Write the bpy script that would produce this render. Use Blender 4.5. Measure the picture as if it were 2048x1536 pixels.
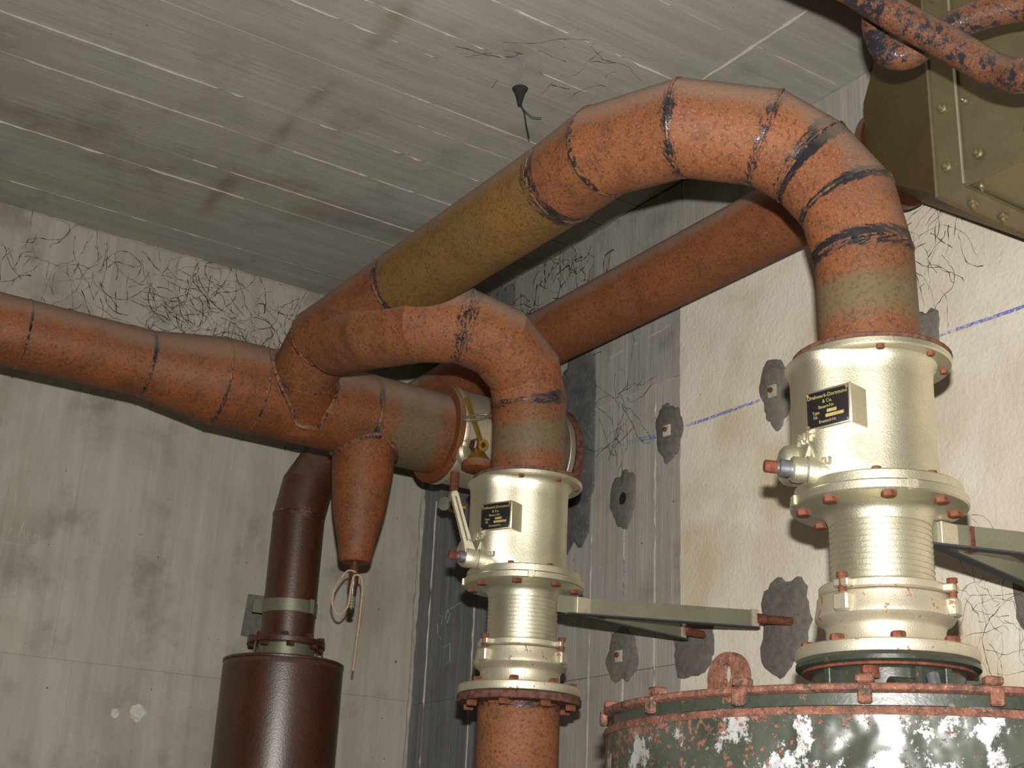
import bpy, math, random
from mathutils import Vector, Matrix
random.seed(7)
D = bpy.data
for o in list(D.objects): D.objects.remove(o)
scene = bpy.context.scene
COL = scene.collection
Z0 = 1.35            # camera height above the bunker floor; all coordinates below are relative to the camera point
PI = math.pi

# ------------------------------------------------------------------ camera, world, flash, exposure
def cam_axes(yaw, pitch, roll):
    F = Vector((math.sin(yaw)*math.cos(pitch), math.cos(yaw)*math.cos(pitch), math.sin(pitch)))
    R0 = Vector((math.cos(yaw), -math.sin(yaw), 0)); U0 = R0.cross(F)
    return R0*math.cos(roll)+U0*math.sin(roll), -R0*math.sin(roll)+U0*math.cos(roll), F
CR, CU, CF = cam_axes(0.57219224, 0.35249083, 0.04521593)
cd = D.cameras.new('camera'); cam = D.objects.new('camera', cd); COL.objects.link(cam)
cd.sensor_width = 36.0; cd.lens = 2684.73/2048*36.0; cd.clip_start = 0.02
rotm = Matrix((CR, CU, -CF)).transposed()
cam.matrix_world = Matrix.Translation((0, 0, Z0)) @ rotm.to_4x4()
scene.camera = cam
world = D.worlds.new('world'); scene.world = world; world.use_nodes = True
world.node_tree.nodes['Background'].inputs[0].default_value = (0.0, 0.0, 0.0, 1)
fl = D.lights.new('camera_flash', 'AREA'); fl.shape = 'RECTANGLE'; fl.size = 0.028; fl.size_y = 0.016; fl.energy = 98; fl.color = (1.0, 0.97, 0.92)
flo = D.objects.new('camera_flash', fl); COL.objects.link(flo)
flo.matrix_world = Matrix.Translation(Vector((0, 0, Z0)) + CU*0.095 + CR*0.012 + CF*0.02) @ rotm.to_4x4()
vs = scene.view_settings
vs.view_transform = 'Standard'; vs.look = 'None'; vs.gamma = 1.0; vs.use_curve_mapping = False
vs.exposure = 0.0

# ------------------------------------------------------------------ material helpers
class NT:
    def __init__(s, name):
        s.m = D.materials.new(name); s.m.use_nodes = True; s.t = s.m.node_tree
        s.b = s.t.nodes['Principled BSDF']; s.out = s.t.nodes['Material Output']; s._c = None
    def n(s, typ, **kw):
        x = s.t.nodes.new(typ)
        for k, v in kw.items(): setattr(x, k, v)
        return x
    def link(s, a, b): s.t.links.new(a, b)
    def setv(s, sock, v):
        if isinstance(v, bpy.types.NodeSocket): s.link(v, sock)
        else:
            try: sock.default_value = v
            except Exception: sock.default_value = (v[0], v[1], v[2], 1.0)
    def obj(s):
        if not s._c: s._c = s.n('ShaderNodeTexCoord').outputs['Object']
        return s._c
    def coord(s, scale=(1, 1, 1), loc=(0, 0, 0), rot=(0, 0, 0)):
        mp = s.n('ShaderNodeMapping'); s.link(s.obj(), mp.inputs[0])
        mp.inputs['Scale'].default_value = scale; mp.inputs['Location'].default_value = loc; mp.inputs['Rotation'].default_value = rot
        return mp.outputs[0]
    def noise(s, scale, detail=4, rough=0.55, vec=None, dist=0.0):
        x = s.n('ShaderNodeTexNoise'); s.link(vec or s.obj(), x.inputs['Vector'])
        x.inputs['Scale'].default_value = scale; x.inputs['Detail'].default_value = detail
        x.inputs['Roughness'].default_value = rough; x.inputs['Distortion'].default_value = dist
        return x.outputs['Fac']
    def math(s, op, a, b=0.0, c=0.0, clamp=False):
        x = s.n('ShaderNodeMath', operation=op); x.use_clamp = clamp
        for i, v in enumerate((a, b, c)): s.setv(x.inputs[i], v)
        return x.outputs[0]
    def step(s, v, lo, hi, to0=0.0, to1=1.0):
        x = s.n('ShaderNodeMapRange', interpolation_type='SMOOTHSTEP')
        s.setv(x.inputs[0], v); x.inputs[1].default_value = lo; x.inputs[2].default_value = hi
        x.inputs[3].default_value = to0; x.inputs[4].default_value = to1
        return x.outputs[0]
    def mix(s, f, a, b, blend='MIX'):
        x = s.n('ShaderNodeMix', data_type='RGBA', blend_type=blend)
        s.setv(x.inputs[0], f); s.setv(x.inputs[6], a); s.setv(x.inputs[7], b)
        return x.outputs[2]
    def attr(s, name):
        x = s.n('ShaderNodeAttribute'); x.attribute_name = name; return x.outputs['Fac']
    def sep(s, v):
        x = s.n('ShaderNodeSeparateXYZ'); s.link(v, x.inputs[0]); return x.outputs
    def normal_z(s):
        return s.sep(s.n('ShaderNodeNewGeometry').outputs['Normal'])[2]
    def rand(s): return s.n('ShaderNodeObjectInfo').outputs['Random']
    def bump(s, h, strength=0.4, dist=0.003):
        x = s.n('ShaderNodeBump'); x.inputs['Strength'].default_value = strength; x.inputs['Distance'].default_value = dist
        s.link(h, x.inputs['Height']); s.link(x.outputs[0], s.b.inputs['Normal']); return x
    def done(s, col=None, rough=None, metal=None, spec=None):
        if col is not None: s.setv(s.b.inputs['Base Color'], col)
        if rough is not None: s.setv(s.b.inputs['Roughness'], rough)
        if metal is not None: s.setv(s.b.inputs['Metallic'], metal)
        if spec is not None: s.setv(s.b.inputs['Specular IOR Level'], spec)
        return s.m

def rgb(r, g, b):   # sRGB 0-255 -> linear
    f = lambda c: (c/255/12.92) if c/255 <= 0.04045 else ((c/255+0.055)/1.055)**2.4
    return (f(r), f(g), f(b), 1.0)

def rust(name, a, b, dark, dust=0.6, paint=1.0, rough=0.7, band=None, spec=0.35, gloss=0.28):
    k = NT(name)
    n1 = k.noise(7, 5, 0.6); n2 = k.noise(140, 4, 0.6); n3 = k.noise(330, 2, 0.5); n5 = k.noise(22, 6, 0.65)
    col = k.mix(k.step(n1, 0.35, 0.65), a, b)
    col = k.mix(k.math('MULTIPLY', k.step(n5, 0.46, 0.72), 0.6), col, dark)
    col = k.mix(k.math('MULTIPLY', k.step(n2, 0.50, 0.66), 0.75), col, dark)
    col = k.mix(k.math('MULTIPLY', k.step(n3, 0.56, 0.68), 0.6), col, tuple(min(1, c*1.6) for c in a[:3])+(1,))
    w = k.math('MINIMUM', k.attr('da'), k.attr('db'))
    if band:   # bare mid-section between two welds
        bm = k.step(k.math('ADD', w, k.math('MULTIPLY', k.math('SUBTRACT', n5, 0.5), 0.05)), band[1], band[2])
        col = k.mix(bm, col, k.mix(k.step(n2, 0.45, 0.7), band[0], k.mix(0.5, band[0], dark)))
    cb = k.n('ShaderNodeCombineXYZ'); k.link(k.math('MULTIPLY', w, 260.0), cb.inputs[0])
    vm = k.n('ShaderNodeVectorMath', operation='MULTIPLY_ADD'); k.link(k.obj(), vm.inputs[0]); vm.inputs[1].default_value = (80, 80, 80); k.link(cb.outputs[0], vm.inputs[2])
    n4 = k.noise(1.0, 8, 0.8, vec=vm.outputs[0], dist=0.3); n6 = k.noise(13, 3)
    near = k.step(w, 0.010, 0.026, 0.075, -0.21)
    mask = k.step(k.math('ADD', k.math('ADD', k.math('ADD', n4, near), k.attr('pt')), k.math('MULTIPLY', k.math('SUBTRACT', n6, 0.5), 0.42)), 0.565, 0.60, 0, paint)
    col = k.mix(mask, col, (0.016, 0.015, 0.018, 1))
    nz = k.normal_z()
    dm = k.math('MULTIPLY', k.step(k.math('ADD', nz, k.math('MULTIPLY', k.math('SUBTRACT', n5, 0.5), 0.5)), -0.05, 0.55), dust)
    col = k.mix(dm, col, (0.26, 0.195, 0.15, 1))
    r = k.math('SUBTRACT', rough, k.math('MULTIPLY', mask, rough-gloss))
    k.bump(k.math('ADD', k.math('MULTIPLY', n2, 0.6), k.math('ADD', n3, mask)), 0.35, 0.0012)
    return k.done(col, r, 0.0, spec)

M_RUST = rust('rust_orange', (0.205, 0.073, 0.026, 1), (0.155, 0.054, 0.021, 1), (0.058, 0.024, 0.012, 1))
M_RUST_BAND = rust('rust_with_bare_band', (0.17, 0.06, 0.022, 1), (0.13, 0.05, 0.021, 1), (0.05, 0.026, 0.017, 1), band=((0.115, 0.082, 0.042, 1), 0.035, 0.075), rough=0.5)
M_RUST_OLIVE = rust('rust_olive', (0.155, 0.076, 0.017, 1), (0.112, 0.066, 0.019, 1), (0.065, 0.034, 0.012, 1), rough=0.6, dust=0.5)
M_RUST_MANI = rust('rust_red', (0.175, 0.053, 0.014, 1), (0.125, 0.040, 0.014, 1), (0.05, 0.021, 0.012, 1), rough=0.6, dust=0.5)
M_RUST_WALL = rust('rust_wall_pipe', (0.20, 0.066, 0.024, 1), (0.165, 0.054, 0.020, 1), (0.08, 0.028, 0.013, 1), dust=0.7)
M_RUST_DARK = rust('rust_dark_brown', (0.062, 0.0165, 0.0048, 1), (0.047, 0.013, 0.0045, 1), (0.022, 0.0075, 0.0032, 1), paint=0.25, rough=0.37, spec=0.8, dust=0.25)
M_RUST_SMALL = rust('rust_thin_pipe', (0.12, 0.043, 0.015, 1), (0.09, 0.032, 0.013, 1), (0.025, 0.014, 0.012, 1), paint=1.0, dust=0.25)
M_WELD = rust('weld_bead', (0.20, 0.085, 0.038, 1), (0.11, 0.046, 0.023, 1), (0.025, 0.018, 0.016, 1), dust=0.4, rough=0.5)
def simple_rust(name, a, b):
    k = NT(name); n = k.noise(90, 5, 0.65); n2 = k.noise(300, 3)
    k.bump(n2, 0.5, 0.001)
    return k.done(k.mix(k.step(n, 0.35, 0.7), a, b), 0.8, 0.0, 0.25)
M_BOLT = simple_rust('rust_bolt', (0.175, 0.058, 0.029, 1), (0.075, 0.026, 0.016, 1))
M_RUST_RING = simple_rust('rust_red_ring', (0.145, 0.062, 0.043, 1), (0.055, 0.025, 0.018, 1))

def silver(name, base, rough=0.4, rustiness=0.0, metal=0.8):
    k = NT(name)
    n1 = k.noise(420, 3, 0.6); n2 = k.noise(9, 5, 0.6); n3 = k.noise(60, 6, 0.7)
    dk = tuple(c*0.62 for c in base[:3])+(1,)
    col = k.mix(k.step(n2, 0.35, 0.7), base, tuple(c*0.82 for c in base[:3])+(1,))
    col = k.mix(k.math('MULTIPLY', k.step(n1, 0.5, 0.66), 0.45), col, dk)
    rm = k.step(n3, 0.66, 0.70, 0, 1) if not rustiness else k.step(n3, 0.66-rustiness, 0.70-rustiness)
    col = k.mix(rm, col, (0.22, 0.09, 0.04, 1))
    k.bump(k.math('ADD', n1, k.math('MULTIPLY', n3, 0.5)), 0.35, 0.0010)
    r = k.math('ADD', rough, k.math('MULTIPLY', k.math('SUBTRACT', n1, 0.5), 0.25))
    return k.done(col, r, k.math('SUBTRACT', metal, k.math('MULTIPLY', rm, metal)), 0.5)
M_SILVER = silver('silver_paint', (0.72, 0.68, 0.52, 1), 0.46, metal=0.97)
M_SILVER_W = silver('weathered_silver_paint', (0.66, 0.60, 0.46, 1), 0.5, 0.06, metal=0.82)
M_DUCT = silver('olive_sheet_metal', (0.21, 0.175, 0.095, 1), 0.42, 0.0, metal=0.6)
M_DUCT_B = silver('brown_sheet_metal', (0.115, 0.075, 0.024, 1), 0.55, 0.02, metal=0.3)
M_STRAP = silver('grey_green_strap', (0.22, 0.215, 0.15, 1), 0.45, 0.01, metal=0.5)
def plain(name, col, rough=0.6, metal=0.0):
    k = NT(name); n = k.noise(120, 4); k.bump(n, 0.2, 0.001)
    return k.done(k.mix(k.step(n, 0.3, 0.75), col, tuple(c*0.7 for c in col[:3])+(1,)), rough, metal)
M_BRASS = plain('aged_brass', (0.42, 0.27, 0.05, 1), 0.35, 0.8)
M_STEEL = plain('grey_steel', (0.22, 0.22, 0.24, 1), 0.4, 0.7)
M_BLACK = plain('black_plate', (0.012, 0.011, 0.012, 1), 0.4)
M_SOOT = plain('soot_hole', (0.006, 0.006, 0.006, 1), 0.9)
M_GOLD = plain('brass_print', (0.50, 0.40, 0.16, 1), 0.45, 0.3)
M_COPPER = plain('copper_edge', (0.40, 0.20, 0.11, 1), 0.5, 0.3)
M_STRING = plain('jute_string', (0.42, 0.29, 0.17, 1), 0.9)
M_WEB = plain('sooty_cobweb', (0.02, 0.018, 0.017, 1), 0.95)
M_WEB_G = plain('dusty_cobweb', (0.05, 0.046, 0.04, 1), 0.95)
M_CHALK = plain('pale_chalk', (0.55, 0.55, 0.52, 1), 0.95)
M_MARK = plain('pencil_mark', (0.04, 0.04, 0.04, 1), 0.9)

# chipped dark green enamel of the drum
def enamel():
    k = NT('chipped_green_enamel')
    n1 = k.noise(5, 5, 0.6); n2 = k.noise(85, 8, 0.75); n3 = k.noise(200, 5, 0.7); n4 = k.noise(8, 3, 0.5)
    zz = k.sep(k.obj())
    col = k.mix(k.step(n1, 0.3, 0.7), (0.022, 0.026, 0.017, 1), (0.055, 0.062, 0.05, 1))
    # rust flecks gather on the left flank and below the rim
    side = k.step(k.math('ADD', k.math('MULTIPLY', zz[0], -0.75), k.math('MULTIPLY', zz[1], 0.66)), 0.02, 0.40, 0.0, 0.075)
    top = k.step(zz[2], -0.09, -0.02, 0.0, 0.05)
    rm = k.step(k.math('ADD', k.math('ADD', n2, k.math('MULTIPLY', k.math('SUBTRACT', n3, 0.5), 0.45)), k.math('ADD', side, top)), 0.62, 0.66)
    col = k.mix(rm, col, k.mix(n3, (0.21, 0.078, 0.042, 1), (0.10, 0.04, 0.024, 1)))
    # pale metallic blotches painted in for the flash glints on the wavy enamel
    glint = k.step(k.noise(20, 9, 0.75, vec=k.coord((1, 1, 0.8), (3, 1, 2))), 0.535, 0.585)
    glint = k.math('MULTIPLY', glint, k.math('SUBTRACT', 1.0, rm))
    col = k.mix(glint, col, (0.62, 0.62, 0.63, 1))
    r = k.math('ADD', k.math('ADD', 0.33, k.math('MULTIPLY', rm, 0.45)), k.math('MULTIPLY', glint, 0.12))
    dent = k.n('ShaderNodeTexWave', wave_type='RINGS', rings_direction='SPHERICAL'); k.link(k.coord((1, 1, 1), (0.34, 0.44, 0.19)), dent.inputs[0])
    dent.inputs['Scale'].default_value = 6; dent.inputs['Distortion'].default_value = 3; dent.inputs['Detail'].default_value = 1
    k.bump(k.math('ADD', k.math('MULTIPLY', n4, 4.0), k.math('ADD', k.math('MULTIPLY', dent.outputs['Fac'], 0.25), k.math('MULTIPLY', rm, 0.3))), 0.5, 0.010)
    return k.done(col, r, k.math('MULTIPLY', glint, 0.75), 0.55)
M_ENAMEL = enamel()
def greencast():
    k = NT('dark_green_casting'); n = k.noise(30, 6, 0.65); n2 = k.noise(150, 4)
    rm = k.step(n, 0.60, 0.66)
    col = k.mix(rm, k.mix(n2, (0.016, 0.02, 0.013, 1), (0.04, 0.047, 0.035, 1)), (0.16, 0.055, 0.025, 1))
    k.bump(n2, 0.3, 0.001)
    return k.done(col, k.math('ADD', 0.33, k.math('MULTIPLY', rm, 0.4)), 0.0, 0.5)
M_CAST = greencast()
def rimmat():
    k = NT('flaking_rusty_rim'); n = k.noise(70, 8, 0.75); n2 = k.noise(240, 5, 0.7); n3 = k.noise(45, 6, 0.7, vec=k.coord((1, 1, 1), (2, 5, 1)))
    col = k.mix(k.step(n, 0.35, 0.65), (0.19, 0.075, 0.045, 1), (0.075, 0.034, 0.024, 1))
    col = k.mix(k.step(n2, 0.56, 0.64, 0, 0.6), col, (0.30, 0.19, 0.15, 1))
    col = k.mix(k.step(n3, 0.57, 0.61, 0, 0.9), col, (0.03, 0.033, 0.022, 1))
    k.bump(k.math('ADD', n, k.math('MULTIPLY', n2, 0.6)), 0.8, 0.003)
    return k.done(col, 0.7, 0.0, 0.3)
M_RIM = rimmat()

def concrete(name, a, b, grain, dark=0.35, tone=0.16, bumps=0.45, stain=(0.11, 0.10, 0.085, 1), warm=(0.27, 0.225, 0.16, 1), extra=None):
    k = NT(name)
    g = k.noise(1.0, 6, 0.65, vec=k.coord(grain)); fine = k.noise(260, 4, 0.65); big = k.noise(1.7, 4, 0.6, dist=0.4); mid = k.noise(6, 6, 0.62)
    g2 = k.noise(1.0, 4, 0.6, vec=k.coord(tuple(c*4 for c in grain)))
    col = k.mix(k.step(g, 0.3, 0.7), a, b)
    col = k.mix(k.math('MULTIPLY', k.step(big, 0.48, 0.72), 0.55), col, warm)
    col = k.mix(k.math('MULTIPLY', k.step(mid, 0.50, 0.75), dark), col, stain)
    col = k.mix(k.math('MULTIPLY', k.step(fine, 0.62, 0.75), 0.45), col, stain)
    col = k.mix(k.math('MULTIPLY', k.step(g2, 0.60, 0.75), 0.3), col, (0.5, 0.47, 0.42, 1))
    if extra == 'ceiling':   # rusty run-off along a board end, sooty tide mark
        xyz = k.sep(k.obj()); wob = k.math('MULTIPLY', k.math('SUBTRACT', mid, 0.5), 0.07)
        dx = k.math('ABSOLUTE', k.math('SUBTRACT', k.math('ADD', xyz[0], wob), 1.135))
        col = k.mix(k.math('MULTIPLY', k.step(dx, 0.0, 0.040, 1, 0), k.step(k.noise(4, 2), 0.40, 0.65, 0, 0.55)), col, (0.19, 0.135, 0.075, 1))
        wob2 = k.math('MULTIPLY', k.math('SUBTRACT', k.noise(3.5, 4), 0.5), 0.5)
        dy = k.math('ABSOLUTE', k.math('SUBTRACT', k.math('ADD', xyz[1], wob2), 3.24))
        col = k.mix(k.math('MULTIPLY', k.step(dy, 0.0, 0.17, 1, 0), k.step(mid, 0.3, 0.65, 0.1, 0.5)), col, (0.17, 0.145, 0.115, 1))
    pit = k.noise(55, 2); col = k.mix(k.step(pit, 0.755, 0.77, 0, 0.8), col, (0.05, 0.045, 0.04, 1))
    t = k.math('ADD', 1.0-tone/2, k.math('MULTIPLY', k.rand(), tone))
    cm = k.n('ShaderNodeCombineColor'); [k.link(t, cm.inputs[i]) for i in range(3)]
    col = k.mix(1.0, col, cm.outputs[0], 'MULTIPLY')
    k.bump(k.math('ADD', k.math('ADD', g, k.math('MULTIPLY', g2, 0.6)), k.math('MULTIPLY', fine, 0.35)), bumps, 0.004)
    return k.done(col, 0.9, 0.0, 0.2)
M_CEIL = concrete('ceiling_concrete', (0.315, 0.298, 0.262, 1), (0.365, 0.347, 0.308, 1), (1.6, 26, 26), tone=0.07, warm=(0.29, 0.25, 0.19, 1), bumps=0.3, dark=0.3, extra='ceiling')
M_BACK = concrete('back_wall_concrete', (0.335, 0.31, 0.255, 1), (0.41, 0.38, 0.32, 1), (22, 22, 1.4), dark=0.5, tone=0.05, warm=(0.20, 0.17, 0.12, 1), bumps=0.3)
M_RIGHT = concrete('right_wall_concrete', (0.29, 0.275, 0.25, 1), (0.37, 0.35, 0.32, 1), (30, 30, 1.4), dark=0.5, tone=0.08, warm=(0.28, 0.25, 0.20, 1))
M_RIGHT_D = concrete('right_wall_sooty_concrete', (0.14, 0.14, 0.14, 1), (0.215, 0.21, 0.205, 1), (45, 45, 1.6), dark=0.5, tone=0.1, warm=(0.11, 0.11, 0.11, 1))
M_FLOOR = concrete('floor_concrete', (0.09, 0.085, 0.075, 1), (0.13, 0.12, 0.105, 1), (4, 4, 4))
M_BURR = concrete('cement_burr', (0.36, 0.33, 0.27, 1), (0.48, 0.44, 0.36, 1), (30, 30, 30), dark=0.2)
M_MORTAR = concrete('grey_mortar', (0.11, 0.10, 0.09, 1), (0.165, 0.15, 0.135, 1), (60, 60, 60), dark=0.3)
M_MORTAR_D = concrete('dark_mortar', (0.08, 0.08, 0.08, 1), (0.13, 0.13, 0.127, 1), (20, 20, 20), dark=0.4)
def plaster():
    k = NT('cream_plaster')
    big = k.noise(3.0, 4, 0.55, dist=0.5); st = k.noise(95, 4, 0.6); st2 = k.noise(40, 3, 0.5); sp = k.noise(60, 2)
    col = k.mix(k.step(big, 0.42, 0.66), (0.68, 0.625, 0.53, 1), (0.58, 0.505, 0.40, 1))
    ye = k.noise(2.2, 3, 0.5, vec=k.coord((1, 1, 1), (0.7, 0.2, 0.9)))
    col = k.mix(k.math('MULTIPLY', k.step(ye, 0.56, 0.70), 0.6), col, (0.47, 0.36, 0.18, 1))
    col = k.mix(k.step(sp, 0.755, 0.78, 0, 0.75), col, (0.05, 0.045, 0.04, 1))
    col = k.mix(k.math('MULTIPLY', k.step(st, 0.58, 0.75), 0.3), col, (0.36, 0.32, 0.26, 1))
    k.bump(k.math('ADD', st, k.math('MULTIPLY', st2, 0.7)), 0.5, 0.004)
    return k.done(col, 0.85, 0.0, 0.25)
M_PLASTER = plaster()
def chalk_blue():
    k = NT('blue_chalk'); n = k.noise(160, 5, 0.7); tr = k.n('ShaderNodeBsdfTransparent'); mx = k.n('ShaderNodeMixShader')
    k.done((0.13, 0.17, 0.60, 1), 0.9)
    k.link(k.step(k.math('ADD', n, k.attr('da')), 0.46, 0.72), mx.inputs[0]); k.link(tr.outputs[0], mx.inputs[1]); k.link(k.b.outputs[0], mx.inputs[2]); k.link(mx.outputs[0], k.out.inputs[0])
    return k.m
M_BLUE = chalk_blue()

# ------------------------------------------------------------------ mesh helpers
def V(*a): return Vector(a)
def frame(d, ref=None):
    d = Vector(d).normalized(); r = Vector(ref) if ref is not None else (V(0, 0, 1) if abs(d.z) < 0.95 else V(1, 0, 0))
    u = (r - d*r.dot(d)).normalized(); return d, u, d.cross(u)
class MB:
    def __init__(s): s.v = []; s.f = []; s.da = []; s.db = []; s.pt = 0.0
    def add(s, vs, fs, da=None, db=None):
        b = len(s.v); s.v += [Vector(p) for p in vs]; s.f += [tuple(i+b for i in f) for f in fs]
        s.da += da or [1.0]*len(vs); s.db += db or [1.0]*len(vs); return s
    def rings(s, rings, cap0=True, cap1=True, closed=False, da=None, db=None):
        n = len(rings[0]); vs = [p for r in rings for p in r]; fs = []
        m = len(rings)
        for i in range(m if closed else m-1):
            a, b = i*n, ((i+1) % m)*n
            for j in range(n): fs.append((a+j, a+(j+1) % n, b+(j+1) % n, b+j))
        if not closed:
            if cap0: fs.append(tuple(range(n-1, -1, -1)))
            if cap1: fs.append(tuple(range((m-1)*n, m*n)))
        return s.add(vs, fs, da, db)
    def lathe(s, prof, o=(0, 0, 0), d=(0, 0, 1), seg=48, ref=None, cap0=True, cap1=True, rfun=None, closed=False):
        d, u, w = frame(d, ref); o = Vector(o)
        rr = []
        for r, h in prof:
            rr.append([o + d*h + (u*math.cos(a)+w*math.sin(a))*(rfun(r, h, a) if rfun else r) for a in (2*PI*j/seg for j in range(seg))])
        return s.rings(rr, cap0, cap1, closed)
    def ring_band(s, r0, r1, h0, h1, o=(0, 0, 0), d=(0, 0, 1), seg=48, ch=0.0015, ref=None):
        return s.lathe([(r0, h0), (r1-ch, h0), (r1, h0+ch), (r1, h1-ch), (r1-ch, h1), (r0, h1)], o, d, seg, ref, closed=True)
    def tube(s, pts, r, seg=8, cap=True, closed=False, da=None):
        pts = [Vector(p) for p in pts]; n = len(pts); rr = []; u = None
        rad = r if isinstance(r, (list, tuple)) else [r]*n
        for i, p in enumerate(pts):
            a = pts[(i-1) % n] if (i > 0 or closed) else p; b = pts[(i+1) % n] if (i < n-1 or closed) else p
            t = (b-a)
            if t.length < 1e-9: t = V(0, 0, 1)
            t.normalize()
            if u is None: _, u, _ = frame(t)
            u = (u - t*u.dot(t)); u = u.normalized() if u.length > 1e-6 else frame(t)[1]
            w = t.cross(u)
            rr.append([p + (u*math.cos(q)+w*math.sin(q))*rad[i] for q in (2*PI*j/seg for j in range(seg))])
        return s.rings(rr, cap, cap, closed)
    def box(s, c, sx, sy, sz, rot=None, ch=0.0):
        c = Vector(c); R = rot or Matrix.Identity(3)
        x, y, z = sx/2, sy/2, sz/2
        if ch:
            vs = []
            poly = [(x-ch, y), (x, y-ch), (x, -y+ch), (x-ch, -y), (-x+ch, -y), (-x, -y+ch), (-x, y-ch), (-x+ch, y)][::-1]
            rr = [[c + R @ V(px*k, py*k2, zz) for px, py in poly] for zz, k, k2 in ((-z, 1-ch/x, 1-ch/y), (-z+ch, 1, 1), (z-ch, 1, 1), (z, 1-ch/x, 1-ch/y))]
            return s.rings(rr)
        vs = [c + R @ V(a*x, b*y, d*z) for a in (-1, 1) for b in (-1, 1) for d in (-1, 1)]
        return s.add(vs, [(0, 1, 3, 2), (4, 6, 7, 5), (0, 4, 5, 1), (2, 3, 7, 6), (0, 2, 6, 4), (1, 5, 7, 3)])
    def bar(s, a, b, wdt, hgt, up=(0, 0, 1), ch=0.0):   # rectangular bar from a to b
        a, b = Vector(a), Vector(b); d, u, w = frame(b-a, up)
        R = Matrix((w, u, d)).transposed()
        return s.box((a+b)/2, wdt, hgt, (b-a).length, R, ch)
    def prism(s, poly, o, u, w, d, depth):              # polygon in (u,w) extruded along d
        o, u, w, d = Vector(o), Vector(u), Vector(w), Vector(d)
        return s.rings([[o + u*p[0] + w*p[1] + d*h for p in poly] for h in (0, depth)])

def obj(name, mb, mat, parent=None, base=None, ang=38, kind=None):
    me = D.meshes.new(name)
    off = Vector(base) if base is not None else (Vector(parent['_b']) if parent is not None else V(0, 0, 0))
    me.from_pydata([tuple(p-off) for p in mb.v], [], mb.f)
    for nm, vals in (('da', mb.da), ('db', mb.db)):
        at = me.attributes.new(nm, 'FLOAT', 'POINT'); at.data.foreach_set('value', vals)
    if mb.pt:
        at = me.attributes.new('pt', 'FLOAT', 'POINT'); at.data.foreach_set('value', [mb.pt]*len(mb.v))
    me.update(); me.polygons.foreach_set('use_smooth', [True]*len(me.polygons))
    me.set_sharp_from_angle(angle=math.radians(ang)); me.materials.append(mat)
    o = D.objects.new(name, me); COL.objects.link(o)
    if parent is not None:
        o.parent = parent; BASES[o] = off
    else: o.location = off + V(0, 0, Z0); BASES[o] = off
    if kind: o['kind'] = kind
    return o
BASES = {}
class Par:   # tiny adapter so that obj() can read a parent's base
    pass
def child(name, mb, mat, parent, ang=38, label=None, kind=None):
    o = obj(name, mb, mat, None, BASES[parent], ang, kind); o.location = (0, 0, 0); o.parent = parent
    if label: o['label'] = label
    return o
def share(src, name, parent, loc):   # a further copy of a small piece, sharing mesh data; loc = shift from src
    o = D.objects.new(name, src.data); COL.objects.link(o); o.parent = parent; o.location = loc; BASES[o] = BASES[parent]
    return o
def tag(o, label, cat, group=None, kind=None):
    o['label'] = label; o['category'] = cat
    if group: o['group'] = group
    if kind: o['kind'] = kind
    return o
def thing(name, label, cat, base, group=None):
    o = D.objects.new(name, None); COL.objects.link(o); o.empty_display_size = 0.05
    b = Vector(base); o.location = b + V(0, 0, Z0); BASES[o] = b
    return tag(o, label, cat, group)
def struct(name, mb, mat):
    o = obj(name, mb, mat, None, (0, 0, 0)); o['kind'] = 'structure'; return o
def boxm(x0, x1, y0, y1, z0, z1): return MB().box(((x0+x1)/2, (y0+y1)/2, (z0+z1)/2), x1-x0, y1-y0, z1-z0)

def mitre(pts, radii, seg=48):
    """rings on the mitre planes of a polyline pipe"""
    P = [Vector(p) for p in pts]; n = len(P); dirs = [(P[i+1]-P[i]).normalized() for i in range(n-1)]
    _, u, _ = frame(dirs[0]); rings = []
    for i in range(n):
        d0 = dirs[max(i-1, 0)]; d1 = dirs[min(i, n-2)]
        u = (u - d0*u.dot(d0)).normalized(); w = d0.cross(u); nrm = (d0+d1).normalized()
        R = []
        for j in range(seg):
            a = 2*PI*j/seg; q = P[i] + (u*math.cos(a)+w*math.sin(a))*radii[i]
            t = (P[i]-q).dot(nrm)/d0.dot(nrm); R.append(q + d0*t)
        rings.append(R)
        ax = d0.cross(d1)
        if ax.length > 1e-6: u = Matrix.Rotation(d0.angle(d1), 3, ax.normalized()) @ u
    return rings
def weld(parent, ring, rad=0.0030, amp=0.0004, mat=None, name='weld_seam'):
    rnd = random.Random(len(D.objects)); n = len(ring)
    c = sum(ring, V(0, 0, 0))/n
    pts = []
    for j in range(n):
        pts.append(ring[j] + (ring[j]-c).normalized()*rnd.uniform(-amp*2, amp) - (ring[j]-c).normalized()*0.0012)
    m = MB().tube(pts, [rad*rnd.uniform(0.75, 1.3) for _ in pts], 6, closed=True)
    m.da = [0.010]*len(m.v); m.db = [0.010]*len(m.v)
    return child(name, m, mat or M_WELD, parent)
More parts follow.
